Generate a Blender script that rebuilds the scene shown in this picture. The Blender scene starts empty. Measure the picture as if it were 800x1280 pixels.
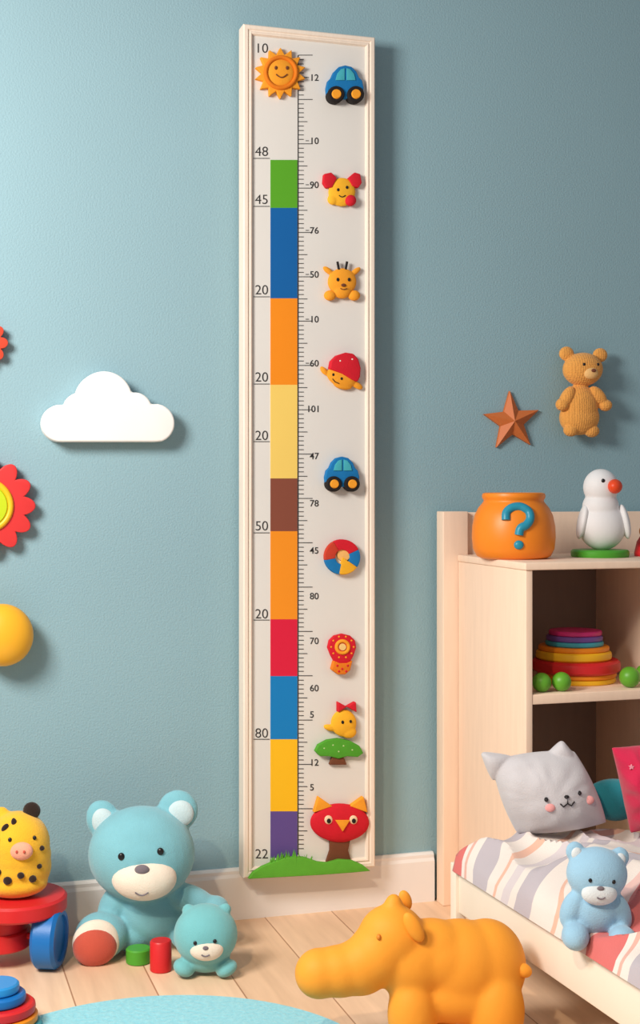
import bpy, bmesh, math, random
from mathutils import Vector, Matrix, noise
random.seed(4)
scene = bpy.context.scene
f = 1700.0; HZ = 610.0; H = 0.8; D = 2.465
th = math.atan(1700/5500); s = math.sin(th); c = math.cos(th)
CAM = Vector((0, -D, H)); R = Vector((c, -s, 0)); F = Vector((s, c, 0)); Z = Vector((0, 0, 1))

def tat(px, y):
    u = (px-400)/f
    return (y+D)/(c-u*s)
def W(px, py, y):
    u = (px-400)/f; t = (y+D)/(c-u*s)
    return Vector((t*(s+u*c), y, H-(py-HZ)/f*t))
def fr(t):
    def T(px, py, d=0):
        return CAM+R*((px-400)/f*t)+F*(t+d*t/f)+Z*((HZ-py)/f*t)
    return T
def wf(y0):
    def T(px, py, d=0):
        return W(px, py, y0)+Vector((0, d/680, 0))
    return T
def TW(x, z, y):          # plain world coordinates
    return Vector((x, y, z))

# ---------------------------------------------------------------- materials
def lin(v):
    v /= 255
    return v/12.92 if v <= .04045 else ((v+.055)/1.055)**2.4
def rgb(c3): return (lin(c3[0]), lin(c3[1]), lin(c3[2]), 1)
MATS = {}
def mat(name, col, rough=.5, bump=.0, bscale=250, var=.06, vscale=12, sheen=0, spec=.4, stretch=None, coat=0):
    if name in MATS: return MATS[name]
    m = bpy.data.materials.new(name); m.use_nodes = True
    nt = m.node_tree; N = nt.nodes; L = nt.links
    b = N['Principled BSDF']
    b.inputs['Roughness'].default_value = rough
    b.inputs['Specular IOR Level'].default_value = spec
    b.inputs['Sheen Weight'].default_value = sheen
    b.inputs['Coat Weight'].default_value = coat
    tc = N.new('ShaderNodeTexCoord'); mp = N.new('ShaderNodeMapping')
    L.new(tc.outputs['Object'], mp.inputs['Vector'])
    if stretch: mp.inputs['Scale'].default_value = stretch
    nz = N.new('ShaderNodeTexNoise'); nz.inputs['Scale'].default_value = vscale
    nz.inputs['Detail'].default_value = 5
    L.new(mp.outputs[0], nz.inputs['Vector'])
    mx = N.new('ShaderNodeMix'); mx.data_type = 'RGBA'
    k = rgb(col)
    mx.inputs['A'].default_value = (k[0]*(1-var*1.6), k[1]*(1-var*1.8), k[2]*(1-var*2), 1)
    mx.inputs['B'].default_value = (min(1, k[0]*(1+var)), min(1, k[1]*(1+var)), min(1, k[2]*(1+var)), 1)
    L.new(nz.outputs['Fac'], mx.inputs['Factor'])
    L.new(mx.outputs['Result'], b.inputs['Base Color'])
    if bump:
        n2 = N.new('ShaderNodeTexNoise'); n2.inputs['Scale'].default_value = bscale; n2.inputs['Detail'].default_value = 3
        L.new(tc.outputs['Object'], n2.inputs['Vector'])
        bp = N.new('ShaderNodeBump'); bp.inputs['Strength'].default_value = bump; bp.inputs['Distance'].default_value = .002
        L.new(n2.outputs['Fac'], bp.inputs['Height']); L.new(bp.outputs[0], b.inputs['Normal'])
    MATS[name] = m
    return m
def plush(name, col): return mat(name, col, .85, .5, 600, .08, 30, sheen=.3, spec=.15)
def paint(name, col, rough=.42): return mat(name, col, rough, .08, 300, .04, 20)
def felt(name, col): return mat(name, col, .75, .35, 700, .07, 60, spec=.2)

M_wall = mat('wall_paint', (142, 174, 184), .8, .5, 280, .035, 2.5, spec=.2)
M_base = mat('baseboard_paint', (232, 228, 226), .45, .03, 100, .02)
M_frame = mat('whitewashed_wood', (236, 220, 204), .55, .12, 200, .06, 14, stretch=(14, 14, 1))
M_panel = mat('chart_panel_print', (220, 216, 210), .6, .05, 300, .02)
M_ink = mat('black_ink', (44, 42, 42), .6, var=0)
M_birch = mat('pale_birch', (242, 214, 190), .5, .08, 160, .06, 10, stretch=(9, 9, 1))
M_birch_in = mat('birch_shaded', (136, 114, 100), .6, .08, 160, .06, 10, stretch=(9, 9, 1))  # darker copy of the pale birch, the shelf's inner shade put into its colour
M_white = mat('white_paint', (244, 242, 238), .5, .04, 200, .01)
M_black = paint('black_plastic', (24, 20, 22), .3)
M_teal = plush('teal_plush', (124, 184, 198)); M_cream = plush('cream_plush', (238, 224, 208)); M_inner = plush('pale_inner_plush', (196, 216, 222))
M_grey = plush('grey_felt_nose', (120, 110, 118)); M_redp = plush('rust_red_plush', (196, 84, 66))
M_blue = plush('light_blue_plush', (150, 192, 220))
M_red = paint('red_paint', (208, 36, 40)); M_bluep = paint('blue_paint', (18, 108, 184)); M_green = paint('green_paint', (74, 158, 44))
M_or = paint('orange_paint', (240, 140, 22)); M_yel = paint('yellow_paint', (244, 188, 34)); M_tealp = paint('teal_paint', (64, 166, 184))
M_purple = paint('purple_paint', (112, 78, 156)); M_mag = paint('magenta_paint', (200, 44, 118)); M_br = paint('brown_paint', (120, 66, 44))

# ---------------------------------------------------------------- builder
ROOT = {}
def thing(name, label, cat, loc, group=None):
    e = bpy.data.objects.new(name, None); e.empty_display_size = .03
    e.location = loc; scene.collection.objects.link(e)
    e['label'] = label; e['category'] = cat
    if group: e['group'] = group
    ROOT[e.name] = Matrix.Translation(Vector(loc)).inverted()
    return e
def bake(me, mods):
    o = bpy.data.objects.new('tmp', me); scene.collection.objects.link(o)
    for t, kw in mods:
        m = o.modifiers.new('m', t)
        for k, v in kw.items(): setattr(m, k, v)
    dg = bpy.context.evaluated_depsgraph_get()
    out = bpy.data.meshes.new_from_object(o.evaluated_get(dg))
    bpy.data.objects.remove(o); return out
def circ(cx, cy, r, n=32, ry=None, a0=0, a1=360):
    ry = ry or r; full = abs(a1-a0) >= 360
    return [(cx+r*math.cos(math.radians(a0+(a1-a0)*i/(n if full else n-1))), cy-ry*math.sin(math.radians(a0+(a1-a0)*i/(n if full else n-1)))) for i in range(n)]
def starpts(cx, cy, ro, ri, n, rot=90, sx=1):
    return [(cx+sx*(ro if i % 2 == 0 else ri)*math.cos(math.radians(rot+180*i/n)), cy-(ro if i % 2 == 0 else ri)*math.sin(math.radians(rot+180*i/n))) for i in range(2*n)]
class B:
    def __init__(self, T): self.bm = bmesh.new(); self.T = T
    def v(self, px, py, d=0): return self.bm.verts.new(self.T(px, py, d))
    def grid(self, rows, closed=True):
        for a, b in zip(rows, rows[1:]):
            n = len(a)
            for j in range(n if closed else n-1):
                k = (j+1) % n
                try: self.bm.faces.new((a[j], a[k], b[k], b[j]))
                except Exception: pass
    def ell(self, cc, r, rot=0, yaw=0, seg=32, rings=20):
        cx, cy, cd = cc; rx, rz, rd = r; ra = math.radians(rot); ya = math.radians(yaw); rows = []
        def tr(x, z, d):
            x, z = x*math.cos(ra)-z*math.sin(ra), x*math.sin(ra)+z*math.cos(ra)
            x, d = x*math.cos(ya)-d*math.sin(ya), x*math.sin(ya)+d*math.cos(ya)
            return self.v(cx+x, cy-z, cd+d)
        top = tr(0, rz, 0); bot = tr(0, -rz, 0)
        for i in range(1, rings):
            ph = math.pi*i/rings
            rows.append([tr(rx*math.sin(ph)*math.cos(2*math.pi*j/seg), rz*math.cos(ph), rd*math.sin(ph)*math.sin(2*math.pi*j/seg)) for j in range(seg)])
        self.grid(rows)
        for j in range(seg):
            k = (j+1) % seg
            self.bm.faces.new((top, rows[0][j], rows[0][k])); self.bm.faces.new((bot, rows[-1][k], rows[-1][j]))
        return self
    def prism(self, pts, d0, d1):
        a = [self.v(x, y, d0) for x, y in pts]; b = [self.v(x, y, d1) for x, y in pts]
        self.bm.faces.new(a); self.bm.faces.new(b[::-1])
        n = len(a)
        for i in range(n): self.bm.faces.new((a[i], b[i], b[(i+1) % n], a[(i+1) % n]))
        return self
    def lathe(self, cc, prof, axis=(0, 1, 0), seg=40):
        ax = Vector(axis).normalized()
        t = Vector((0, 0, 1)) if abs(ax.z) < .9 else Vector((0, 1, 0))
        e1 = ax.cross(t).normalized(); e2 = ax.cross(e1); rows = []
        for r, h in prof:
            row = []
            for j in range(seg):
                a = 2*math.pi*j/seg; p = ax*h+(e1*math.cos(a)+e2*math.sin(a))*max(r, .01)
                row.append(self.v(cc[0]+p.x, cc[1]-p.y, cc[2]+p.z))
            rows.append(row)
        self.grid(rows); self.bm.faces.new(rows[0]); self.bm.faces.new(rows[-1][::-1])
        return self
    def torus(self, cc, R0, r, axis=(0, 0, 1), seg=40):
        ax = Vector(axis).normalized()
        t = Vector((0, 0, 1)) if abs(ax.z) < .9 else Vector((0, 1, 0))
        e1 = ax.cross(t).normalized(); e2 = ax.cross(e1); rows = []
        for i in range(seg):
            a = 2*math.pi*i/seg; dr = e1*math.cos(a)+e2*math.sin(a); row = []
            for j in range(12):
                b = 2*math.pi*j/12; p = dr*(R0+r*math.cos(b))+ax*r*math.sin(b)
                row.append(self.v(cc[0]+p.x, cc[1]-p.y, cc[2]+p.z))
            rows.append(row)
        self.grid(rows+[rows[0]]); return self
    def tube(self, pts, r, seg=8):
        P = [self.T(*p) for p in pts]; rr = r*(self.T(1, 0, 0)-self.T(0, 0, 0)).length; rows = []
        for i, p in enumerate(P):
            tg = (P[min(i+1, len(P)-1)]-P[max(i-1, 0)]).normalized()
            up = Vector((0, 1, 0)) if abs(tg.y) < .9 else Vector((0, 0, 1))
            a = tg.cross(up).normalized(); b = tg.cross(a)
            rows.append([self.bm.verts.new(p+(a*math.cos(2*math.pi*j/seg)+b*math.sin(2*math.pi*j/seg))*rr) for j in range(seg)])
        self.grid(rows); self.bm.faces.new(rows[0]); self.bm.faces.new(rows[-1][::-1]); return self
    def box(self, x0, x1, y0, y1, d0, d1): return self.prism([(x0, y0), (x1, y0), (x1, y1), (x0, y1)], d0, d1)
    def text(self, st, px, py, size, dfun=lambda x, y: 0, thick=.3, offset=0, align='LEFT', sx=1):
        cu = bpy.data.curves.new('t', 'FONT'); cu.body = st; cu.size = size; cu.extrude = thick/2; cu.offset = offset; cu.align_x = align
        o = bpy.data.objects.new('t', cu); scene.collection.objects.link(o)
        me = bpy.data.meshes.new_from_object(o.evaluated_get(bpy.context.evaluated_depsgraph_get()))
        vs = []
        for v in me.vertices:
            x = px+v.co.x*sx; y = py-v.co.y
            vs.append(self.v(x, y, dfun(x, y)-v.co.z-thick/2))
        for p in me.polygons:
            try: self.bm.faces.new([vs[i] for i in p.vertices])
            except Exception: pass
        bpy.data.objects.remove(o); return self
    def pillow(self, corners, thick, d0, n=30, pin=.07, ex=.5, wrk=.08, wsc=.03):
        for sg in (-1, 1):
            rows = []
            for i in range(n+1):
                row = []
                for j in range(n+1):
                    a = -math.cos(math.pi*j/n); b_ = -math.cos(math.pi*i/n)
                    uu = .5+.5*a*(1-pin*(1-b_*b_)); vv = .5+.5*b_*(1-pin*(1-a*a))
                    x = (1-uu)*(1-vv)*corners[0][0]+uu*(1-vv)*corners[1][0]+uu*vv*corners[2][0]+(1-uu)*vv*corners[3][0]
                    y_ = (1-uu)*(1-vv)*corners[0][1]+uu*(1-vv)*corners[1][1]+uu*vv*corners[2][1]+(1-uu)*vv*corners[3][1]
                    q = max(0, (1-a*a)*(1-b_*b_))**ex
                    rd = math.hypot(a, b_); an = math.atan2(b_, a)
                    wr = 1+wrk*noise.noise(Vector((x*wsc, y_*wsc, sg)))+wrk*1.1*rd*noise.noise(Vector((math.cos(an)*4, math.sin(an)*4, sg*3)))
                    row.append(self.v(x, y_, d0+sg*thick*q*wr))
                rows.append(row)
            self.grid(rows, closed=False)
        bmesh.ops.remove_doubles(self.bm, verts=self.bm.verts[:], dist=.0001)
        return self
    def obj(self, name, m, parent=None, smooth=True, bevel=0, remesh=0, sm=6, label=None, cat=None, group=None, kind=None, sub=0, normals=True):
        if normals: bmesh.ops.recalc_face_normals(self.bm, faces=self.bm.faces[:])
        me = bpy.data.meshes.new(name); self.bm.to_mesh(me); self.bm.free()
        mods = []
        if remesh: mods += [('REMESH', dict(mode='VOXEL', voxel_size=remesh)), ('SMOOTH', dict(factor=.5, iterations=sm))]
        if bevel: mods += [('BEVEL', dict(width=bevel, segments=3, limit_method='ANGLE', angle_limit=math.radians(40)))]
        if sub: mods += [('SUBSURF', dict(levels=sub, render_levels=sub))]
        if mods: me = bake(me, mods); me.name = name
        me.materials.clear(); me.materials.append(m)
        for p in me.polygons: p.use_smooth = smooth
        o = bpy.data.objects.new(name, me); scene.collection.objects.link(o)
        if smooth and not remesh:
            me.set_sharp_from_angle(angle=math.radians(38))
        if parent:
            o.parent = parent
            if parent.name in ROOT: o.matrix_parent_inverse = ROOT[parent.name]
        if label: o['label'] = label
        if cat: o['category'] = cat
        if group: o['group'] = group
        if kind: o['kind'] = kind
        return o
def wbox(name, m, x0, x1, y0, y1, z0, z1, parent=None, bevel=0, **kw):
    return B(TW).box(x0, x1, z0, z1, y0, y1).obj(name, m, parent, bevel=bevel, **kw)
def surf(cc, r, px, py, off=0):
    q = 1-((px-cc[0])/r[0])**2-((py-cc[1])/r[1])**2
    return cc[2]-r[2]*math.sqrt(max(q, 0))-off
def catmull(pts, k=8):
    out = []
    for i in range(len(pts)-1):
        p0 = pts[max(i-1, 0)]; p1 = pts[i]; p2 = pts[i+1]; p3 = pts[min(i+2, len(pts)-1)]
        for j in range(k):
            t = j/k
            out.append(tuple(.5*(2*p1[q]+(p2[q]-p0[q])*t+(2*p0[q]-5*p1[q]+4*p2[q]-p3[q])*t*t+(3*p1[q]-p0[q]-3*p2[q]+p3[q])*t**3) for q in range(len(p1))))
    return out+[tuple(pts[-1])]

# ---------------------------------------------------------------- room
wbox('wall_back', M_wall, -3, 4, 0, .1, 0, 2.8, kind='structure')
m = bpy.data.materials.new('oak_planks'); m.use_nodes = True; nt = m.node_tree; N = nt.nodes; L = nt.links
b = N['Principled BSDF']; b.inputs['Roughness'].default_value = .45
tc = N.new('ShaderNodeTexCoord'); mp = N.new('ShaderNodeMapping'); mp.inputs['Rotation'].default_value = (0, 0, math.radians(90))
L.new(tc.outputs['Object'], mp.inputs[0])
bk = N.new('ShaderNodeTexBrick'); bk.offset = .37
for k, v in (('Scale', 1), ('Mortar Size', .0014), ('Mortar Smooth', .3), ('Brick Width', 1.1), ('Row Height', .13), ('Bias', 0)): bk.inputs[k].default_value = v
bk.inputs['Color1'].default_value = rgb((238, 206, 176)); bk.inputs['Color2'].default_value = rgb((226, 190, 158)); bk.inputs['Mortar'].default_value = rgb((172, 128, 98))
L.new(mp.outputs[0], bk.inputs['Vector'])
mp2 = N.new('ShaderNodeMapping'); mp2.inputs['Scale'].default_value = (22, 2, 1); L.new(tc.outputs['Object'], mp2.inputs[0])
nz = N.new('ShaderNodeTexNoise'); nz.inputs['Scale'].default_value = 2.2; nz.inputs['Detail'].default_value = 6; L.new(mp2.outputs[0], nz.inputs['Vector'])
rp = N.new('ShaderNodeValToRGB'); rp.color_ramp.elements[0].color = (.8, .74, .68, 1); rp.color_ramp.elements[1].color = (1.1, 1.08, 1.05, 1)
rp.color_ramp.elements[0].position = .3; rp.color_ramp.elements[1].position = .7
L.new(nz.outputs['Fac'], rp.inputs[0])
mx = N.new('ShaderNodeMix'); mx.data_type = 'RGBA'; mx.blend_type = 'MULTIPLY'; mx.inputs['Factor'].default_value = .6
L.new(bk.outputs['Color'], mx.inputs['A']); L.new(rp.outputs[0], mx.inputs['B']); L.new(mx.outputs['Result'], b.inputs['Base Color'])
wbox('floor', m, -3, 4, -3.2, .1, -.05, 0, kind='structure')
def baseboard(x0, x1, nm):
    bb = B(TW)
    pr = [(0, 0), (-.014, 0), (-.014, .078), (-.011, .084), (-.011, .09), (-.006, .094), (0, .094)]
    rows = [[bb.v(x, z, y) for y, z in pr] for x in (x0, x1)]
    bb.grid(rows); bb.bm.faces.new(rows[0]); bb.bm.faces.new(rows[1][::-1])
    return bb.obj(nm, M_base, smooth=False, kind='structure')
baseboard(-3, .99, 'baseboard_back')
baseboard(1.68, 4, 'baseboard_right')

# ---------------------------------------------------------------- growth chart
chart = thing('growth_chart', 'tall white wooden height chart with coloured blocks, numbers and animal cut-outs', 'height chart', W(385, 1095, -.016))
xl = W(304.5, 600, -.05).x; xr = W(469, 600, -.05).x
zt = W(387, 38, -.05).z; zb = W(385, 1091, -.05).z
bb = B(TW); rows = []
for o_, y_ in [(0, -.0145), (0, -.048), (.002, -.05), (.008, -.05), (.0095, -.0475), (.012, -.0475), (.0135, -.0495), (.016, -.0485), (.018, -.0435), (.018, -.0145)]:
    rows.append([bb.v(x, z, y_) for x, z in ((xl+o_, zb+o_), (xr-o_, zb+o_), (xr-o_, zt-o_), (xl+o_, zt-o_))])
bb.grid(rows+[rows[0]])
bb.obj('frame', M_frame, chart, smooth=False)
wbox('panel', M_panel, xl+.016, xr-.016, -.043, -.020, zb+.016, zt-.016, chart)
TC = wf(-.043)
colors = [('green', (84, 160, 30), 200, 260), ('blue', (0, 92, 160), 260, 373), ('orange', (238, 138, 16), 373, 481), ('pale_yellow', (238, 202, 102), 481, 598),
          ('brown', (130, 70, 52), 598, 664), ('orange2', (238, 142, 24), 664, 774), ('crimson', (214, 20, 58), 774, 845), ('sky_blue', (0, 122, 190), 845, 924),
          ('yellow', (244, 186, 20), 924, 1014), ('violet', (92, 72, 140), 1014, 1072)]
for n_, col, a, b_ in colors:
    o = B(TC).box(338, 371.5, a, b_, 0, -.6).obj('colour_block', mat('print_'+n_, col, .5, .03, 300, .02), chart)
    o['label'] = n_.replace('orange2', 'orange').replace('_', ' ')+' painted height block'
bb = B(TC)
bb.box(372, 373, 69, 1068, 0, -.5)
i = 0; y = 69.0
while y < 1066:
    ln = 390.5 if i % 5 == 0 and i % 2 == 0 else (384 if i % 5 == 0 else 379.5)
    bb.box(373, ln, y-.4, y+.4, 0, -.5); y += 5.54; i += 1
for yy in (198, 258, 371, 480, 552, 666, 775, 924): bb.box(317, 337, yy-.4, yy+.4, 0, -.5)
for yy in (97, 176, 231, 288, 343, 399, 454): bb.box(382, 386, yy-.4, yy+.4, 0, -.5)
bb.obj('scale_ticks', M_ink, chart, smooth=False)
for st, yy in (('10', 66), ('48', 195), ('45', 255), ('20', 368), ('20', 477), ('20', 550), ('50', 663), ('20', 773), ('80', 922), ('22', 1073)):
    B(TC).text(st, 318.5, yy, 17, thick=.4, offset=-.12).obj('numeral', M_ink, chart, smooth=False)
for st, yy in (('12', 97), ('10', 176), ('90', 231), ('76', 288), ('50', 343), ('10', 399), ('60', 454), ('101', 511), ('47', 570), ('78', 629), ('45', 688), ('80', 745), ('70', 801), ('60', 860), ('5', 893), ('12', 953), ('5', 984)):
    B(TC).text(st, 383 if len(st) == 3 else 387, yy+4, 11.5, thick=.4, offset=.08).obj('numeral', M_ink, chart, smooth=False)

F_or = felt('felt_orange', (240, 158, 44)); F_yel = felt('felt_yellow', (242, 178, 44)); F_dor = felt('felt_dark_orange', (224, 122, 28))
F_red = felt('felt_red', (208, 30, 46)); F_blue = felt('felt_blue', (24, 116, 178)); F_teal = felt('felt_teal', (70, 172, 186))
F_blk = felt('felt_black', (34, 30, 30)); F_grn = felt('felt_green', (80, 158, 46)); F_wht = felt('felt_white', (238, 232, 220)); F_brn = felt('felt_brown', (112, 66, 44))
BV = .0016
def P(pts, d0, d1, nm, m_, par, bev=BV, **kw): return B(TC).prism(pts, d0, d1).obj(nm, m_, par, bevel=bev, **kw)
# sun
sun = P(starpts(349, 93, 32, 23, 14), 0, -7, 'sun_figure', F_or, chart)
B(TC).torus((349, 93, -8), 19, 2.6).obj('face_ring', F_dor, sun)
B(TC).ell((349, 93, -7), (17, 17, 4)).obj('face', F_or, sun)
B(TC).ell((342, 88, -11), (1.8, 2.4, 1.2)).obj('eye', F_brn, sun); B(TC).ell((356, 88, -11), (1.8, 2.4, 1.2)).obj('eye', F_brn, sun)
B(TC).tube([(342+i, 96+4*math.sin(math.pi*i/14), -11.3) for i in range(0, 15, 2)], .8).obj('mouth', F_brn, sun)
def car(ox, oy, k):
    g = lambda pts: [(ox+x*k, oy+y*k) for x, y in pts]
    body = P(g([(-22, 14), (-23, 4), (-21, -5), (-17, -9), (-14, -16), (-8, -22), (0, -24), (8, -22), (14, -16), (17, -9), (21, -5), (23, 4), (22, 14), (10, 17), (-10, 17)]), 0, -9, 'car_figure', F_blue, chart)
    for sg in (-1, 1):
        P(g([(sg*1.2, -5), (sg*12.5, -5), (sg*10.5, -13), (sg*6, -18.5), (sg*1.2, -20)]), -9, -10.2, 'window', F_teal, body, .0005)
        B(TC).lathe((ox+sg*12.2*k, oy+13*k, 0), [(0, 0), (10*k, 0), (10.5*k, -3), (10.5*k, -11), (9*k, -13), (0, -13)], (0, 0, 1)).obj('wheel', F_blk, body)
        B(TC).lathe((ox+sg*12.2*k, oy+13*k, -13), [(0, 0), (6*k, 0), (5*k, -1.5), (0, -1.5)], (0, 0, 1)).obj('hub', F_or, body)
car(429, 108, 1.0)
car(425.5, 593, .92)
# puppy
pup = B(TC).ell((426, 241, -4), (17, 18, 5)).ell((415, 250, -4), (7, 7, 4)).obj('puppy_figure', F_yel, chart, remesh=.0012)
P([(403, 219), (412, 217), (419, 224), (413, 236), (406, 236), (402, 230)], 0, -8, 'ear', F_red, pup)
P([(433, 224), (441, 217), (448, 219), (450, 230), (446, 236), (438, 234)], 0, -8, 'ear', F_red, pup)
B(TC).ell((436, 252, -7), (7, 7, 5)).obj('nose', F_red, pup)
B(TC).ell((420, 239, -9), (1.6, 2, 1)).obj('eye', F_blk, pup); B(TC).ell((431, 236, -9), (1.6, 2, 1)).obj('eye', F_blk, pup)
B(TC).tube([(421+i, 246+2*math.sin(math.pi*i/8), -9) for i in range(0, 9, 2)], .7).obj('mouth', F_blk, pup)
# giraffe
gir = B(TC).ell((426, 353, -5), (18, 17, 6)).ell((409, 339, -4), (8, 3.5, 3), rot=-38).ell((443, 340, -4), (8, 3.5, 3), rot=38).ell((426, 364, -5), (12, 10, 6)).obj('giraffe_figure', F_or, chart, remesh=.0012)
B(TC).ell((411, 370, -5), (7.5, 6.5, 5)).obj('paw', F_or, gir); B(TC).ell((441, 370, -5), (7.5, 6.5, 5)).obj('paw', F_or, gir)
B(TC).tube([(422, 339, -6), (420, 328, -6)], 1.8).obj('horn', F_blk, gir); B(TC).tube([(430, 339, -6), (432, 328, -6)], 1.8).obj('horn', F_blk, gir)
B(TC).ell((419, 351, -11), (1.7, 2.3, 1)).obj('eye', F_blk, gir); B(TC).ell((433, 351, -11), (1.7, 2.3, 1)).obj('eye', F_blk, gir)
B(TC).ell((426, 358, -11.4), (3, 2, 1.2)).obj('nose', F_brn, gir)
B(TC).tube([(422+i, 362+1.5*math.sin(math.pi*i/8), -11.6) for i in range(0, 9, 2)], .6).obj('mouth', F_brn, gir)
# capped chick
chk = B(TC).ell((425, 472, -5), (19, 12, 5), rot=-22).ell((404, 464, -4), (7, 3.5, 3), rot=-50).ell((445, 482, -4), (8, 4, 3), rot=-30).ell((427, 482, -4), (12, 5, 4), rot=-12).obj('chick_figure', F_or, chart, remesh=.0012)
cap = P([(409, 462), (411, 452), (418, 445), (429, 441.5), (439, 443), (445, 450), (448, 461), (447, 472), (444, 478), (436, 475), (424, 468)], 0, -11, 'cap', F_red, chk, .003)
bb = B(TC)
for x, y_ in ((422, 452), (437, 450)): bb.ell((x, y_, -11), (1, 1, .5), seg=12, rings=8)
bb.obj('cap_dots', F_wht, cap)
B(TC).ell((414, 469, -9), (1.5, 1.8, 1)).obj('eye', F_blk, chk); B(TC).ell((424, 474, -10), (1.5, 1.8, 1)).obj('eye', F_blk, chk)
B(TC).tube([(413, 474, -8.6), (416, 478, -9), (421, 480, -9)], .6).obj('mouth', F_blk, chk)
# ring
def seg_(cx, cy, ro, ri, a0, a1):
    return circ(cx, cy, ro, 12, None, a0, a1)+circ(cx, cy, ri, 12, None, a1, a0)
ring = B(TC).lathe((426, 696, 0), [(0, 0), (20, 0), (20, -3), (0, -3)], (0, 0, 1)).obj('ball_figure', F_wht, chart)
for a0, a1, m_ in ((25, 120, F_red), (120, 190, felt('felt_rust', (196, 62, 42))), (190, 262, F_blue), (262, 325, F_yel), (325, 385, F_blue)):
    P(seg_(426, 696, 22, 9, a0, a1), 0, -8, 'segment', m_, ring, .0012)
P(seg_(426, 696, 21, 0.5, 258, 318), 0, -9, 'segment', F_yel, ring, .001)
B(TC).lathe((428, 693, -3), [(0, 0), (8.6, 0), (8, -3), (0, -3)], (0, 0, 1)).obj('centre', felt('felt_peach', (242, 186, 110)), ring)
# bulb: dotted red teardrop with orange ring
bulb = P([(418, 830), (412, 819), (408, 809), (410, 800), (416, 794), (426, 791.5), (436, 794), (442, 800), (443.5, 809), (440, 819), (434, 830)], 0, -7, 'bulb_figure', F_red, chart, .0025)
bb = B(TC)
for i in range(10): bb.ell((426+14*math.cos(i*.628), 808+13.5*math.sin(i*.628), -7), (1.2, 1.2, .7), seg=12, rings=8)
bb.obj('rim_dots', F_or, bulb)
B(TC).torus((426, 808, -7), 7.5, 2.2).obj('centre_ring', F_or, bulb)
B(TC).lathe((426, 808, -7), [(0, 0), (4.5, 0), (4, -1.5), (0, -1.5)], (0, 0, 1)).obj('centre_button', felt('felt_pale', (238, 200, 130)), bulb)
P([(415, 825), (422, 828), (431, 828), (438, 825), (435, 837), (429, 842), (420, 842), (412, 836)], 0, -9, 'bulb_base', F_dor, bulb)
bb = B(TC)
for x, y_ in ((419, 831), (425, 835), (432, 831), (421, 838), (430, 838)): bb.ell((x, y_, -9), (1.5, 1.5, .7), seg=12, rings=8)
bb.obj('base_dots', F_red, bulb)
# duckling with bow
dk = B(TC).ell((428, 903, -5), (16, 17, 6)).ell((411, 909, -4), (8, 4, 4), rot=-15).ell((434, 914, -5), (10, 8, 5)).obj('duckling_figure', F_yel, chart, remesh=.0012)
P([(431, 882), (420, 876), (420, 889)], 0, -10, 'bow', F_red, dk); P([(431, 882), (442, 876), (443, 889)], 0, -10, 'bow', F_red, dk)
B(TC).ell((425, 901, -11), (1.7, 2.2, 1)).obj('eye', F_blk, dk); B(TC).ell((435, 900, -11), (1.5, 2, 1)).obj('eye', F_blk, dk)
# green toadstool tree
tr = P([(392, 938), (396, 930), (407, 924), (421, 922), (436, 925), (447, 931), (452, 940), (445, 945), (432, 944), (421, 947), (409, 944), (398, 944)], 0, -8, 'tree_figure', F_grn, chart)
bb = B(TC)
for x, y_ in ((403, 934), (414, 930), (427, 931), (438, 936), (421, 938)): bb.ell((x, y_, -8), (1, .9, .5), seg=12, rings=8)
bb.obj('cap_dots', felt('felt_pale_green', (190, 214, 150)), tr)
P([(414, 945), (428, 945), (432, 955), (410, 955)], 0, -6, 'trunk', F_brn, tr)
# red owl on trunk
ow = B(TC).ell((423, 1027, -5), (37, 24, 8)).ell((423, 1044, -4), (20, 8, 5)).obj('owl_figure', F_red, chart, remesh=.0014)
P([(390, 1014), (396, 994), (413, 1006)], 0, -9, 'ear', F_or, ow); P([(457, 1014), (452, 994), (435, 1006)], 0, -9, 'ear', F_or, ow)
for x in (407, 438):
    B(TC).ell((x, 1022, -12), (5, 5.5, 2)).obj('eye', felt('felt_sand', (236, 206, 170)), ow); B(TC).ell((x, 1023, -14), (2.6, 3, 1)).obj('pupil', F_blk, ow)
P([(415, 1022), (433, 1022), (424, 1036)], -12, -15, 'beak', F_or, ow, .001)
P([(411, 1046), (437, 1046), (434, 1062), (439, 1080), (405, 1080), (411, 1062)], 0, -5, 'trunk', F_brn, ow)
# grass mound
TG = wf(-.0505); F_gm = felt('felt_meadow', (92, 166, 50))
gr = B(TG).prism([(309, 1097), (315, 1089), (326, 1082), (340, 1076), (358, 1070), (378, 1070), (396, 1076), (408, 1077), (422, 1073), (438, 1074), (452, 1080), (461, 1087), (440, 1089), (400, 1092)], 0, -7).obj('grass_mound', F_gm, chart, bevel=.0014)
bb = B(TG)
for i in range(36):
    x = 338+i*1.35+random.uniform(-1, 1); h = random.uniform(4, 14)*(1-abs(i-16)/30); lean = random.uniform(-5, 5); dd = random.uniform(-6, -1)
    a = bb.v(x-2.2, 1080, dd); b_ = bb.v(x+2.2, 1080, dd); c_ = bb.v(x+lean, 1072-h, dd-1.5); e_ = bb.v(x, 1080, dd-1.2)
    for q in ((a, b_, c_), (b_, e_, c_), (e_, a, c_), (a, e_, b_)): bb.bm.faces.new(q)
bb.obj('grass_blades', F_gm, gr, smooth=False, kind='stuff')

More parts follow.
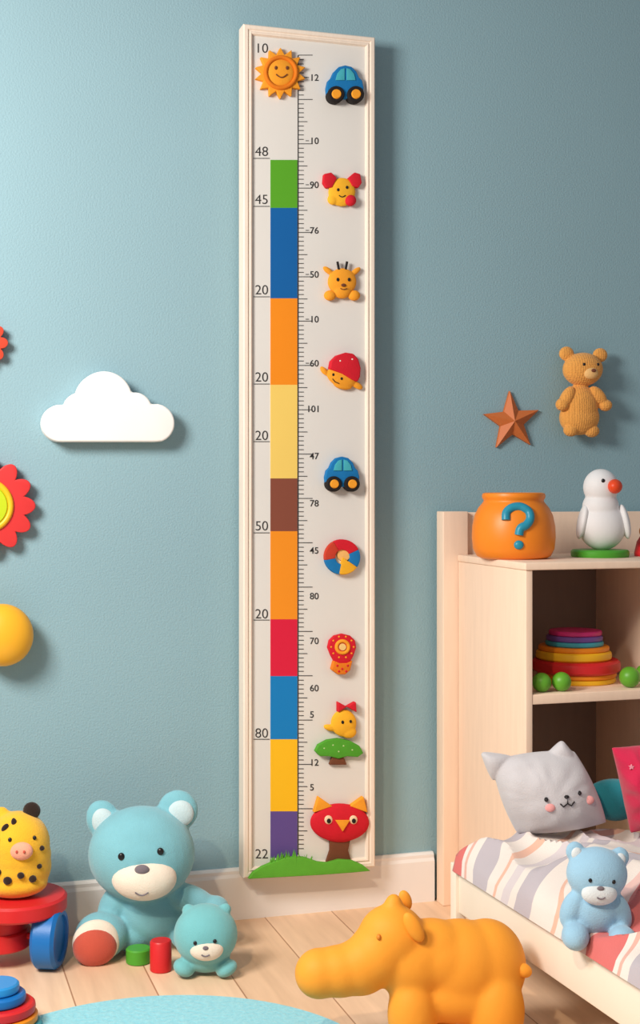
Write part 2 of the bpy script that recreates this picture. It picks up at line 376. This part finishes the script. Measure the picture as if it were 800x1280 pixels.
# ---------------------------------------------------------------- wall decorations
def outline(cx, cy, circles, ymax, xa, xb, n=140):
    pts = []
    for i in range(n):
        a = 2*math.pi*i/n; dx = math.cos(a); dy = math.sin(a); best = 0
        for (x, y_, r) in circles:
            ox = cx-x; oy = cy-y_; bq = ox*dx+oy*dy; q = bq*bq-(ox*ox+oy*oy-r*r)
            if q >= 0: best = max(best, -bq+math.sqrt(q))
        if dy > 1e-4:
            tt = (ymax-cy)/dy; xx = cx+dx*tt
            if xa <= xx <= xb: best = max(best, tt)
            best = min(best, tt)
        pts.append((cx+dx*best, cy+dy*best))
    return pts
B(wf(0)).prism(outline(130, 530, [(73, 530, 23), (97, 511, 19), (127, 501, 35), (165, 513, 21), (190, 530, 24)], 553, 72, 192), -.5, -24).obj(
    'wall_cloud', M_white, bevel=.007, label='white puffy cloud-shaped wooden wall decoration with rounded edges', cat='wall decoration')
TWl = wf(0)
fl = thing('wall_flower', 'red scalloped flower wall decoration with yellow and lime centre', 'wall decoration', W(-20, 632, 0))
def petals(cx, cy, r0, am, n, k=240, e=.7): return [(cx+(r0+am*abs(math.cos(n*math.pi*i/k))**e)*math.cos(2*math.pi*i/k), cy+(r0+am*abs(math.cos(n*math.pi*i/k))**e)*math.sin(2*math.pi*i/k)) for i in range(k)]
B(TWl).prism(petals(-18, 632, 48, 13, 13, 260, .85), -.5, -16).obj('petals', mat('flower_red', (216, 52, 52), .5), fl, bevel=.003)
B(TWl).torus((-18, 632, -16), 30, 4).obj('yellow_ring', M_yel, fl)
B(TWl).lathe((-18, 632, -16), [(0, 0), (28, 0), (25, -4), (0, -6)], (0, 0, 1)).obj('lime_centre', mat('lime', (196, 216, 30), .5), fl)
fl = thing('wall_flower', 'small orange-red petalled flower wall decoration', 'wall decoration', W(-18, 430, 0))
B(TWl).prism(petals(-20, 430, 20, 9, 9), -.5, -14).obj('petals', mat('flower_rust', (206, 70, 44), .5), fl, bevel=.002)
B(TWl).lathe((-20, 430, -14), [(0, 0), (14, 0), (12, -3), (0, -5)], (0, 0, 1)).obj('centre', M_yel, fl)
kb = thing('wall_ball', 'glossy golden yellow ball mounted on the wall', 'wall decoration', W(0, 792, 0))
B(TWl).ell((1, 791, -26), (38.5, 38.5, 24)).obj('ball', mat('golden_paint', (244, 178, 42), .4, var=.02), kb)
B(TWl).lathe((-4, 791, -.3), [(0, 0), (14, 0), (14, -6), (0, -6)], (0, 0, 1)).obj('wall_mount', M_yel, kb)
# star
bb = B(TWl); op = starpts(638, 527, 38, 16, 5, 94, .95); bk_ = [bb.v(x, y_, -.5) for x, y_ in op]
fr_ = [bb.v(x, y_, -5) for x, y_ in op]; ap = bb.v(637, 527, -17)
bb.grid([bk_, fr_]); bb.bm.faces.new(bk_)
for i in range(10): bb.bm.faces.new((fr_[i], fr_[(i+1) % 10], ap))
bb.obj('wall_star', mat('terracotta_wood', (206, 112, 56), .55, .1, 200, .06), smooth=False, label='faceted terracotta five-pointed star mounted on the wall', cat='wall decoration')
# crochet bear on wall
mk = mat('crochet_tan', (240, 168, 84), .85, 0, 100, .06, 40, sheen=.2, spec=.1)
nt = mk.node_tree; N = nt.nodes
tcx = N.new('ShaderNodeTexCoord'); mpx = N.new('ShaderNodeMapping'); mpx.inputs['Scale'].default_value = (1, 1, 1.5)
nt.links.new(tcx.outputs['Object'], mpx.inputs[0])
vo = N.new('ShaderNodeTexVoronoi'); vo.inputs['Scale'].default_value = 210; vo.inputs['Randomness'].default_value = .25
nt.links.new(mpx.outputs[0], vo.inputs['Vector'])
bp = N.new('ShaderNodeBump'); bp.inputs['Strength'].default_value = 1; bp.inputs['Distance'].default_value = .002; bp.invert = True
nt.links.new(vo.outputs['Distance'], bp.inputs['Height']); nt.links.new(bp.outputs[0], N['Principled BSDF'].inputs['Normal'])
wb = thing('crochet_bear', 'tan crocheted teddy bear hanging on the wall', 'teddy bear', W(726, 545, 0))
Tb = wf(-.0265); hb = ((727, 462, -3), (24, 21, 19))
body = B(Tb).ell(*hb).ell((708, 442, 0), (9, 9, 6)).ell((750, 444, 0), (9, 9, 6)).ell((724, 510, 0), (22, 30, 18.5)).ell((724, 522, 0), (24, 22, 18.5)).ell((705, 497, -8), (7.5, 15, 8), rot=-28).ell((699, 506, -8), (7.5, 8, 8)).ell((744, 495, -8), (7.5, 14, 8), rot=38).ell((753, 507, -8), (8, 7.5, 8)).ell((711, 538, -6), (9, 8, 8)).ell((737, 539, -6), (9, 8, 8)).obj('body', mk, wb, remesh=.0014, sm=5)
B(Tb).ell((730, 468, -19), (9, 7.5, 6)).obj('muzzle', mat('crochet_light', (244, 194, 126), .85, .4, 500), wb)
B(Tb).ell((731, 465, -25), (3, 2.2, 1.6)).obj('nose', M_br, wb)
for x in (721, 739): B(Tb).ell((x, 457, surf(*hb, x, 457)), (1.7, 1.9, 1.3)).obj('eye', M_black, wb)
B(Tb).lathe((726, 505, 18), [(0, -2), (5, -2), (5, 0), (0, 0)], (0, 0, 1)).obj('wall_mount', M_br, wb)

# ---------------------------------------------------------------- bookshelf
sh = thing('bookshelf', 'pale birch open bookshelf with raised back board and corner post', 'bookshelf', (1.3, -.2, 0))
y0, y1 = -.345, -.052; top = .672; xl_, xm, xr_ = 1.024, 1.315, 1.62; tk = .013
wbox('side_panel', M_birch, xl_, xl_+tk, y0, y1, 0, top-tk, sh, .0015)
wbox('side_panel', M_birch, xr_, xr_+tk, y0, y1, 0, top-tk, sh, .0015)
wbox('divider', M_birch, xm, xm+tk, y0+.004, y1, .04, top-tk, sh, .001)
wbox('top_board', M_birch, xl_-.002, xr_+tk+.002, y0-.003, y1, top-tk, top, sh, .002)
wbox('shelf_board', M_birch, xl_+tk, xr_, y0+.001, y1-.006, .428, .445, sh, .0015)
wbox('bottom_board', M_birch, xl_+tk, xr_, y0+.001, y1-.006, .04, .055, sh, .0015)
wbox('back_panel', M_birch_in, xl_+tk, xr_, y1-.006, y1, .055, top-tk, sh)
wbox('post', M_birch, .993, 1.045, -.05, -.016, 0, .755, sh, .002)
wbox('raised_back', M_birch, 1.045, xr_+tk, -.038, -.018, .4, .753, sh, .002)
# pot
t = tat(642, -.2); T = fr(t); pb = HZ+f*(H-top)/t
pot = thing('toy_pot', 'round orange toy pot with a blue question mark', 'pot', T(642, pb, 0))
prof = [(0, 0), (40, 0), (46, 3), (50.5, 12), (52, 26), (51.5, 40), (48.5, 54), (44, 63), (39, 69), (37.5, 71), (37.5, 73), (39, 75), (39.5, 78), (38.5, 81), (35, 82), (33, 80), (32, 72), (30, 60), (0, 58)]
potm = mat('orange_glaze', (238, 134, 28), .42, .05, 150, .04)
B(T).lathe((642, pb, 0), prof, seg=64).obj('body', potm, pot)
def potd(x, y_):
    h = pb-y_; r = 50
    for (r0, h0), (r1, h1) in zip(prof[:9], prof[1:9]):
        if h0 <= h <= h1 and h1 > h0: r = r0+(r1-r0)*(h-h0)/(h1-h0)
    return -math.sqrt(max(r*r-(x-642)**2, 0))
q = catmull([(626, 649), (627, 640), (634, 634), (645, 633), (654, 639), (655, 648), (650, 655), (643, 659), (641, 667)], 5)
B(T).tube([(x, y_, potd(x, y_)) for x, y_ in q], 5.4, 12).ell((641, 679, potd(641, 679)), (6, 5.6, 4)).obj('question_mark', mat('teal_glaze', (36, 140, 168), .4), pot)
# bird figure
t = tat(751, -.2); T = fr(t); pb = HZ+f*(H-top)/t
bd = thing('toy_bird', 'white toy bird with orange-red beak on green disc', 'toy bird', T(749, pb, 0))
B(T).lathe((750, pb, 0), [(0, 0), (35, 0), (36, 2), (36, 7), (34, 9), (0, 9)], seg=48).obj('base', M_green, bd)
Mw = mat('matt_white', (230, 228, 228), .6, .1, 300, .03)
hb = ((751, 609, 0), (22, 23, 20))
B(T).ell(*hb).ell((753, 657, 2), (30, 31, 26)).ell((751, 634, 1), (23, 22, 21)).obj('body', Mw, bd, remesh=.002, sm=10)
B(T).ell((727, 652, -4), (6, 22, 13), rot=-12).obj('wing', Mw, bd); B(T).ell((780, 652, -4), (6, 22, 13), rot=12).obj('wing', Mw, bd)
B(T).ell((765, 608, -17), (9, 9, 12), yaw=-20).obj('beak', mat('beak_orange', (232, 74, 30), .4), bd)
B(T).ell((750, 601, surf(*hb, 750, 601)), (2.3, 2.6, 1.5)).obj('eye', M_black, bd)
# red toy at edge
t = tat(806, -.2); T = fr(t); pb = HZ+f*(H-top)/t
rt = thing('toy_figure', 'small red toy peg figure on the bookshelf', 'toy', T(806, pb, 0))
B(T).lathe((808, pb, 0), [(0, 0), (15, 0), (15, 4), (12, 18), (7, 26), (0, 27)]).obj('body', M_red, rt)
B(T).ell((808, pb-31, 0), (9, 9, 9)).obj('head', M_or, rt)
# stacking rings
t = tat(721, -.215); T = fr(t); pb = HZ+f*(H-.445)/t
st = thing('stacking_toy', 'colourful toy of stacked round wooden discs', 'stacking toy', T(721, pb, 0))
def disc(px, h0, h1, r, m_, nm='disc'):
    k = (h1-h0)/2
    return B(T).lathe((px, pb-h0, 0), [(0, 0), (r-k*.5, 0), (r-k*.1, k*.35), (r, k), (r-k*.1, k*1.65), (r-k*.5, 2*k), (0, 2*k)], seg=48).obj(nm, m_, st)
disc(722, 0, 7, 47, M_yel); disc(721, 7, 13, 49, M_or); disc(720, 13, 28, 55, M_red); disc(717, 28, 39, 47, M_yel)
disc(717, 39, 45, 44, M_or); disc(718, 45, 51, 36, M_tealp); disc(718, 51, 58, 35, M_purple); disc(719, 58, 64, 33, M_mag)
ball0 = None
def ball(px, y_, r, zf):
    global ball0
    x = W(px, 850, y_).x
    if ball0 is None:
        ball0 = B(TW).ell((0, 0, 0), (1, 1, 1)).obj('ball', mat('green_ball', (96, 164, 44), .4), label='small green wooden ball on the bookshelf shelf', cat='ball', group='green balls beside the stacking toy')
        o = ball0
    else:
        o = ball0.copy(); scene.collection.objects.link(o)
    o.location = (x, y_, zf+r); o.scale = (r, r, r)
ball(677, -.318, .0168, .445); ball(702, -.320, .0168, .445); ball(787, -.315, .0185, .445); ball(806, -.275, .017, .445)

# ---------------------------------------------------------------- bed
ang = math.radians(2.0); O = Vector((.876, -.388, 0)); Ld = Vector((math.sin(ang), -math.cos(ang), 0)); Wd = Vector((math.cos(ang), math.sin(ang), 0))
def TB(w, z, l): return O+Wd*w+Ld*l+Vector((0, 0, z))
def bbox(nm, m_, w0, w1, z0, z1, l0, l1, par, bev=.002): return B(TB).box(w0, w1, z0, z1, l0, l1).obj(nm, m_, par, bevel=bev)
bed = thing('toddler_bed', 'low cream wooden toddler bed', 'bed', TB(.25, 0, .4))
M_bed = mat('cream_bed_paint', (240, 228, 212), .5, .05, 150, .03)
bbox('rail', M_bed, .001, .015, .102, .168, .01, .86, bed); bbox('rail', M_bed, .485, .499, .102, .168, .01, .86, bed)
bbox('end_rail', M_bed, .015, .485, .10, .168, -.004, .01, bed); bbox('end_rail', M_bed, .015, .485, .10, .168, .85, .864, bed)
for w_ in (-.006, .483):
    for l_ in (-.008, .85): bbox('leg', M_bed, w_, w_+.02, 0, .182, l_, l_+.02, bed)
bbox('mattress', mat('mattress_cloth', (232, 226, 222), .8, .2, 300), .018, .482, .105, .163, .014, .846, bed, .01)
# duvet
m = bpy.data.materials.new('striped_cotton'); m.use_nodes = True; nt = m.node_tree; N = nt.nodes; L = nt.links
b = N['Principled BSDF']; b.inputs['Roughness'].default_value = .85; b.inputs['Sheen Weight'].default_value = .2; b.inputs['Specular IOR Level'].default_value = .15
tc = N.new('ShaderNodeTexCoord'); sp = N.new('ShaderNodeSeparateXYZ'); L.new(tc.outputs['Object'], sp.inputs[0])
nz = N.new('ShaderNodeTexNoise'); nz.inputs['Scale'].default_value = 5; nz.inputs['Detail'].default_value = 1; L.new(tc.outputs['Object'], nz.inputs['Vector'])
def mth(op, a, b_=None, cst=None):
    q = N.new('ShaderNodeMath'); q.operation = op
    L.new(a, q.inputs[0])
    if b_ is not None: L.new(b_, q.inputs[1])
    if cst is not None: q.inputs[1].default_value = cst
    return q.outputs[0]
v_ = mth('ADD', sp.outputs['Y'], mth('MULTIPLY', sp.outputs['X'], cst=-.32))
v_ = mth('ADD', v_, mth('MULTIPLY', nz.outputs['Fac'], cst=.16))
v_ = mth('FRACT', mth('MULTIPLY', v_, cst=2.3))
rp = N.new('ShaderNodeValToRGB'); rp.color_ramp.interpolation = 'CONSTANT'
cw = (224, 214, 208)
els = [(0, cw), (.05, (182, 174, 182)), (.16, cw), (.20, (206, 196, 200)), (.26, cw), (.31, (222, 176, 156)), (.33, cw), (.38, (182, 174, 182)), (.47, cw), (.52, (216, 168, 156)), (.54, cw), (.57, (208, 108, 106)), (.69, (222, 184, 178)), (.75, cw), (.80, (186, 178, 186)), (.88, cw), (.92, (222, 176, 156)), (.94, cw)]
e = rp.color_ramp.elements
e[0].position = 0; e[0].color = rgb(els[0][1]); e[1].position = els[1][0]; e[1].color = rgb(els[1][1])
for p_, cc in els[2:]:
    q = e.new(p_); q.color = rgb(cc)
L.new(v_, rp.inputs[0]); L.new(rp.outputs[0], b.inputs['Base Color'])
n2 = N.new('ShaderNodeTexNoise'); n2.inputs['Scale'].default_value = 500; L.new(tc.outputs['Object'], n2.inputs['Vector'])
bp = N.new('ShaderNodeBump'); bp.inputs['Strength'].default_value = .4; bp.inputs['Distance'].default_value = .001
L.new(n2.outputs['Fac'], bp.inputs['Height']); L.new(bp.outputs[0], b.inputs['Normal'])
bb = B(TB); rows = []; nl = 180; nw = 110
def duv(w_, l_):
    ed = min(w_+.008, .507-w_, l_-.004, .852-l_); k = max(0, min(1, ed/.08)); k = math.sqrt(max(0, 1-(1-k)**2.4))
    n_ = noise.noise(Vector((w_*8, l_*6, 1.3)))*.03
    wx = w_+noise.noise(Vector((w_*6, l_*6, 7)))*.05; lx = l_+noise.noise(Vector((w_*6, l_*6, 17)))*.05
    r1 = 1-abs(noise.noise(Vector((wx*8+lx*5, lx*7-wx*6, 4))))*2.2
    n_ += max(r1, 0)**2*.018-.009
    dent = .030*math.exp(-((w_-.03)/.07)**2-((l_-.43)/.075)**2)
    return .1705+k*(.066+n_-dent)
for i in range(nl+1):
    l_ = .004+.848*i/nl
    row = []
    for j in range(nw+1):
        w_ = -.008+.515*j/nw
        row.append(bb.v(w_, duv(w_, l_), l_))
    rows.append(row)
bb.grid(rows, closed=False)
bb.obj('duvet', m, label='thick puffy cotton duvet with faded pink, grey and cream stripes', cat='duvet')

t = tat(685, -.458); T = fr(t)
cp = thing('cat_cushion', 'grey cat-face cushion with pink cheeks resting on the bed', 'cushion', T(690, 1040, 0))
Mg = plush('grey_cotton', (198, 196, 202))
cor = [(615, 951), (718, 939), (758, 1028), (646, 1041)]
bb = B(T).pillow(cor, 42, 0, n=44, pin=-.09, ex=.52, wrk=.07, wsc=.05)
bb.pillow([(601, 943), (608, 940), (642, 946), (616, 976)], 14, 0, n=16, pin=-.1)
bb.pillow([(698, 928), (705, 927), (728, 958), (680, 948)], 14, 0, n=16, pin=-.1)
bb.obj('cover', Mg, cp, remesh=.0018, sm=6)
def cus(x, y_):
    u = v = .5
    for _ in range(25):
        px = (1-u)*(1-v)*cor[0][0]+u*(1-v)*cor[1][0]+u*v*cor[2][0]+(1-u)*v*cor[3][0]
        py = (1-u)*(1-v)*cor[0][1]+u*(1-v)*cor[1][1]+u*v*cor[2][1]+(1-u)*v*cor[3][1]
        v += (y_-py)/95*.8; u += (x-px)/112*.8
    a = 2*u-1; b_ = 2*v-1
    return -41*max(0, (1-(a/1.07)**2)*(1-(b_/1.07)**2))**.52
for x, y_ in ((676, 990), (718, 984)): B(T).ell((x, y_, cus(x, y_)), (2.6, 3, 5)).obj('eye', M_black, cp)
for x, y_ in ((681, 1000), (731, 994)): B(T).ell((x, y_, cus(x, y_)), (6.5, 5.5, 4)).obj('cheek', plush('pink_felt', (230, 160, 160)), cp)
B(T).ell((701, 987, cus(701, 987)), (3.4, 2.4, 5)).obj('nose', M_black, cp)
B(T).tube([(x, y_, cus(x, y_)-2) for x, y_ in ((693, 995), (697, 999), (702, 995), (702, 989), (702, 995), (707, 998), (711, 993))], .9).obj('mouth', M_black, cp)
# teal cushion, magenta cushion
t = tat(765, -.425); T = fr(t)
B(T).pillow([(736, 984), (784, 976), (792, 1018), (750, 1022)], 22, 0, pin=-.28, wrk=.12).obj('cushion', plush('dark_teal_cotton', (44, 146, 164)), remesh=.0025, label='dark teal rounded cushion lying on the bed', cat='cushion')
t = tat(800, -.50); T = fr(t)
mc = thing('cushion', 'magenta cushion with small pale stars standing on the bed', 'cushion', T(808, 1042, 0))
cor2 = [(764, 934), (830, 926), (836, 1034), (788, 1042)]
B(T).pillow(cor2, 40, 0, n=40, pin=.04, ex=.6, wrk=.25, wsc=.06).obj('cover', plush('magenta_cotton', (200, 36, 76)), mc, remesh=.002, sm=5)
for x, y_, dd in ((784, 954, -20), (800, 982, -38), (806, 1010, -32), (802, 952, -26)):
    B(T).prism(starpts(x, y_, 3.4, 1.6, 5), dd-5, dd+9).obj('printed_star', plush('pale_pink', (236, 150, 170)), mc)

# ---------------------------------------------------------------- plush toys
def face_bits(T, hb, par, eyes, er, nose, nr, mouth, mz, mr, mzm):
    B(T).ell(mz, mr).obj('muzzle', mzm, par)
    for x, y_ in eyes: B(T).ell((x, y_, surf(*hb, x, y_)), (er, er*1.1, er*.7)).obj('eye', M_black, par)
    B(T).ell((nose[0], nose[1], surf(mz, mr, nose[0], nose[1])), nr).obj('nose', M_grey, par)
    pts = [(x, y_, surf(mz, mr, x, y_, .3)) for x, y_ in mouth]
    B(T).tube(pts, .9).obj('mouth', M_grey, par)
# big bear
T = fr(2.33)
bear = thing('teddy_bear', 'large pale teal plush teddy bear with cream muzzle against the wall', 'teddy bear', T(180, 1193, 10))
hb = ((176, 1069, 8), (67, 59, 54))
B(T).ell(*hb).ell((126, 1031, 22), (22, 27, 12), rot=20).ell((220, 1018, 22), (26, 26, 12)).ell((184, 1142, 28), (45, 50, 40)).ell((142, 1134, 14), (19, 30, 19), rot=-30).ell((238, 1128, 10), (36, 18, 19), rot=-22).ell((268, 1140, 8), (19, 18, 18))\
    .ell((128, 1166, -10), (33, 29, 27)).ell((160, 1172, 15), (32, 21, 24)).ell((246, 1176, 10), (34, 17, 22)).obj('body', M_teal, bear, remesh=.0032, sm=8)
B(T).ell((128, 1032, 14), (15, 19, 8), rot=20).obj('inner_ear', M_inner, bear); B(T).ell((224, 1020, 14), (17, 17, 8)).obj('inner_ear', M_inner, bear)
face_bits(T, hb, bear, ((158, 1059), (205, 1054)), 4.2, (184, 1073), (9, 6, 4), [(176+i*1.6, 1100+4*math.sin(math.pi*i/10)) for i in range(11)], (184, 1089, -30), (40, 27, 25), M_cream)
ftc = B(T).ell((125, 1168, -30), (29, 28, 12), yaw=12).obj('foot_sole', M_cream, bear)
B(T).ell((124, 1172, -33), (27, 24, 18), yaw=12).obj('sole_pad', M_redp, ftc)
# small bear
T = fr(2.235); pbz = HZ+f*H/2.235
sb = thing('teddy_bear', 'small round teal plush toy with cream muzzle beside the large bear', 'teddy bear', T(258, pbz, 0))
hb = ((257, 1168, 0), (40, 38, 34))
B(T).ell(*hb).ell((257, 1194, 4), (31, 22, 24)).ell((231, 1206, -10), (14, 10, 15), rot=-25).ell((284, 1207, -10), (14, 9, 15), rot=25).ell((235, 1139, 4), (8, 8, 6)).ell((281, 1138, 4), (8, 8, 6)).obj('body', plush('sea_teal_plush', (116, 184, 190)), sb, remesh=.0022)
face_bits(T, hb, sb, ((247, 1168), (271, 1166)), 2.4, (260, 1173), (3.6, 2.6, 2), [(255+i, 1181+2*math.sin(math.pi*i/10)) for i in range(0, 11, 1)], (260, 1178, -25), (21, 14, 12), M_cream)
# wooden blocks
T = fr(f*H/(1203-HZ)); B(T).lathe((173, 1203, 0), [(0, 0), (14, 0), (15.5, 1.5), (15.5, 17), (14, 18.5), (0, 18.5)]).obj('toy_block', M_green, label='short green wooden cylinder block on the floor', cat='toy block', group='wooden blocks on the floor')
T = fr(f*H/(1213-HZ)); B(T).lathe((201, 1213, 0), [(0, 0), (12, 0), (13.5, 1.5), (13.5, 36), (12, 38), (0, 38)]).obj('toy_block', M_red, label='tall red wooden cylinder block on the floor', cat='toy block', group='wooden blocks on the floor')
# cart + leopard
T = fr(2.29); fl_ = HZ+f*H/2.29
ct = thing('toy_cart', 'red toy cart with round deck and blue wheels', 'toy cart', T(20, fl_, 0))
B(T).lathe((22, 1138, 0), [(0, 0), (58, 0), (61, 3), (61, 17), (58, 20), (0, 20)], seg=56).obj('deck', M_red, ct)
B(T).lathe((0, 1182, 0), [(0, 0), (36, 0), (38, 2), (38, 20), (36, 22), (34, 22), (34, 44), (0, 44)], seg=48).obj('chassis', M_red, ct)
for x, sg in ((66, 1), (-54, -1)):
    wh = B(T).lathe((x, fl_-37, -16), [(0, -16), (33, -16), (37, -12), (37, 10), (33, 14), (28, 14), (27, 11), (0, 11)] if sg > 0 else [(0, -16), (33, -16), (37, -12), (37, 10), (33, 14), (0, 14)], axis=(.995, 0, -.1)).obj('wheel', M_bluep, ct)
    B(T).tube([(x-sg*4, fl_-37, -14), (6, fl_-37, -2)], 4).obj('axle', M_red, ct)
lp = thing('plush_leopard', 'yellow plush leopard with black spots and pink snout on the cart', 'plush toy', T(20, 1118, 0))
hb = ((23, 1054, -4), (40, 41, 36)); bd_ = ((21, 1082, 0), (43, 38, 38))
M_leo = plush('yellow_plush', (242, 184, 46)); M_spot = plush('black_plush', (44, 30, 24))
B(T).ell(*hb).ell(*bd_).ell((22, 1068, -2), (42, 32, 37)).ell((2, 1018, 0), (10, 10, 7)).ell((20, 1101, -6), (41, 18, 32)).obj('body', M_leo, lp, remesh=.0026, sm=12)
B(T).ell((40, 1013, -2), (11, 11, 7)).obj('ear', M_spot, lp)
B(T).ell((35, 1054, -37), (14, 11, 8)).obj('snout', plush('pink_plush', (240, 168, 140)), lp)
for x in (31, 40): B(T).ell((x, 1053, -45), (1.6, 2, 1)).obj('nostril', M_redp, lp)
for x in (21, 49): B(T).ell((x, 1040, surf(*hb, x, 1040)), (2.4, 2.8, 2)).obj('eye', M_black, lp)
bb = B(T)
for x, y_, r in ((6, 1080, 4.5), (18, 1090, 5.5), (34, 1084, 4.5), (47, 1090, 5), (27, 1102, 5), (12, 1104, 5), (42, 1104, 4.5), (54, 1076, 3.5), (2, 1094, 5)): bb.ell((x, y_, surf(*bd_, x, y_)-.5), (r, r*.9, 4), seg=14, rings=8)
for x, y_, ro, l_ in ((13, 1027, 50, 6), (23, 1021, 90, 5), (4, 1042, 10, 5), (2, 1056, 0, 5), (57, 1054, 0, 3.5)): bb.ell((x, y_, surf(*hb, x, y_)-.5), (l_, 3.2, 3), rot=ro, seg=14, rings=8)
bb.obj('coat_spots', M_spot, lp)

# hippo
t = 1.93; T = fr(t); fz = HZ+f*H/t
hp = thing('toy_hippo', 'large amber-orange toy hippo with a long blunt snout on the floor', 'toy hippo', T(560, fz, 20))
M_hip = mat('amber_rubber', (238, 156, 50), .6, .12, 160, .04, 10, spec=.25)
B(T).ell((399, 1211, -16), (31, 31, 30)).ell((424, 1209, -14), (38, 32, 31)).ell((450, 1205, -10), (40, 35, 33), rot=8).ell((472, 1190, -6), (40, 38, 36), rot=30).ell((490, 1170, -2), (43, 40, 37)).ell((492, 1130, 0), (12, 14, 11))\
    .ell((514, 1200, 6), (52, 48, 43)).ell((548, 1200, 14), (54, 44, 46)).ell((576, 1212, 20), (62, 56, 51)).ell((612, 1216, 28), (50, 58, 49)).ell((540, 1184, 10), (46, 32, 38)).ell((570, 1244, 20), (78, 40, 48))\
    .ell((514, 1262, -14), (31, 48, 29)).ell((512, fz-12, -16), (29, 12, 29)).ell((620, 1262, -2), (36, 52, 33)).ell((620, fz-13, -4), (34, 13, 33)).ell((552, 1268, 52), (25, 44, 24)).ell((552, fz-12, 52), (25, 12, 24)).ell((634, 1262, 62), (24, 46, 24)).ell((634, fz-12, 62), (24, 12, 24))\
    .obj('body', M_hip, hp, remesh=.0032, sm=28)
B(T).ell((515, 1149, -31), (10, 20, 7), rot=30).obj('ear', M_hip, hp)
B(T).ell((508, 1132, 22), (8, 13, 6), rot=18).obj('ear', M_hip, hp)
B(T).ell((654, 1214, 4), (12, 9, 9), rot=-20).obj('tail', M_hip, hp)
M_dimple = mat('amber_dark', (214, 130, 38), .5)
B(T).ell((472, 1160, -34), (3, 3.6, 4)).obj('eye', M_dimple, hp)

# blue bear on the bed
t = 1.86; T = fr(t)
bb_ = thing('teddy_bear', 'light blue plush teddy bear sitting on the edge of the bed', 'teddy bear', T(742, 1170, 10))
hb = ((746, 1092, 0), (38, 33, 32))
B(T).ell(*hb).ell((720, 1066, 6), (12, 13, 8)).ell((776, 1073, 6), (12, 13, 8)).ell((744, 1138, 4), (35, 32, 30)).ell((714, 1134, -6), (14, 25, 14), rot=-22).ell((773, 1138, -6), (14, 25, 14), rot=18).ell((715, 1163, -22), (17, 17, 22)).ell((772, 1166, -30), (18, 18, 24)).obj('body', M_blue, bb_, remesh=.0024)
face_bits(T, hb, bb_, ((732, 1092), (761, 1094)), 2.4, (744, 1101), (4.5, 3, 2.2), [(739+i, 1111+2*math.sin(math.pi*i/10)) for i in range(0, 11)], (744, 1110, -24), (22, 14, 12), plush('pale_blue_plush', (212, 220, 226)))
for x, y_ in ((721, 1067), (775, 1074)): B(T).ell((x, y_, -1), (7, 8, 4)).obj('inner_ear', plush('pale_blue_plush', (212, 220, 226)), bb_)

# rug
m = bpy.data.materials.new('teal_rug'); m.use_nodes = True; nt = m.node_tree; N = nt.nodes; L = nt.links
b = N['Principled BSDF']; b.inputs['Roughness'].default_value = .95; b.inputs['Sheen Weight'].default_value = .4
cx, cy = .335, -.668
tc = N.new('ShaderNodeTexCoord'); nz = N.new('ShaderNodeTexNoise'); nz.inputs['Scale'].default_value = 130; nz.inputs['Detail'].default_value = 4
L.new(tc.outputs['Object'], nz.inputs['Vector'])
mx = N.new('ShaderNodeMix'); mx.data_type = 'RGBA'; mx.inputs['A'].default_value = rgb((96, 186, 208)); mx.inputs['B'].default_value = rgb((160, 220, 230))
L.new(nz.outputs['Fac'], mx.inputs['Factor']); L.new(mx.outputs['Result'], b.inputs['Base Color'])
bp = N.new('ShaderNodeBump'); bp.inputs['Strength'].default_value = .7; bp.inputs['Distance'].default_value = .003
L.new(nz.outputs['Fac'], bp.inputs['Height']); L.new(bp.outputs[0], b.inputs['Normal'])
B(lambda x, z, y: Vector((cx+x, cy+y, z*-1))).lathe((0, 0, 0), [(0, .0005), (.308, .0005), (.313, .004), (.309, .008), (0, .008)], seg=96).obj('rug', m, label='round light blue woven rug on the wooden floor', cat='rug')

# corner stacking toy
t = 2.0; T = fr(t); pb = HZ+f*H/t
st = thing('stacking_toy', 'stacking toy of blue, red and orange rings on the floor', 'stacking toy', T(2, pb, 0))
M_sky = paint('sky_blue_paint', (40, 140, 210))
disc(4, 0, 13, 48, M_tealp, 'ring'); disc(2, 13, 24, 45, M_or, 'ring'); disc(0, 24, 37, 44, M_red, 'ring'); disc(-2, 37, 50, 34, M_bluep, 'ring'); disc(-3, 50, 62, 27, M_sky, 'ring')

# ---------------------------------------------------------------- light
def area(nm, loc, tgt, size, e, col):
    l = bpy.data.lights.new(nm, 'AREA'); l.energy = e; l.size = size; l.color = col
    o = bpy.data.objects.new(nm, l); scene.collection.objects.link(o); o.location = loc
    o.rotation_euler = (Vector(tgt)-Vector(loc)).to_track_quat('-Z', 'Y').to_euler()
area('window_light', (-.66, -1.12, 1.5), (.5, -.1, .7), .5, 40, (1, .96, .9))
l = bpy.data.lights.new('sun_beam', 'SPOT'); l.energy = 120; l.spot_size = math.radians(44); l.spot_blend = .8; l.shadow_soft_size = .05; l.color = (1, .8, .56)
o = bpy.data.objects.new('sun_beam', l); scene.collection.objects.link(o); o.location = (-.7, -2.2, 2.2)
o.rotation_euler = (Vector((.60, -.80, 0))-o.location).to_track_quat('-Z', 'Y').to_euler()
w = bpy.data.worlds.new('w'); scene.world = w; w.use_nodes = True
w.node_tree.nodes['Background'].inputs[0].default_value = (.9, .91, .96, 1); w.node_tree.nodes['Background'].inputs[1].default_value = .33
scene.view_settings.view_transform = 'Standard'

cam = bpy.data.cameras.new('camera'); co = bpy.data.objects.new('camera', cam); scene.collection.objects.link(co)
co.location = CAM; co.rotation_euler = (math.radians(90), 0, -th)
cam.sensor_fit = 'AUTO'; cam.sensor_width = 36; cam.lens = f/1280*36; cam.shift_y = -30/1280; cam.clip_start = .02
scene.camera = co
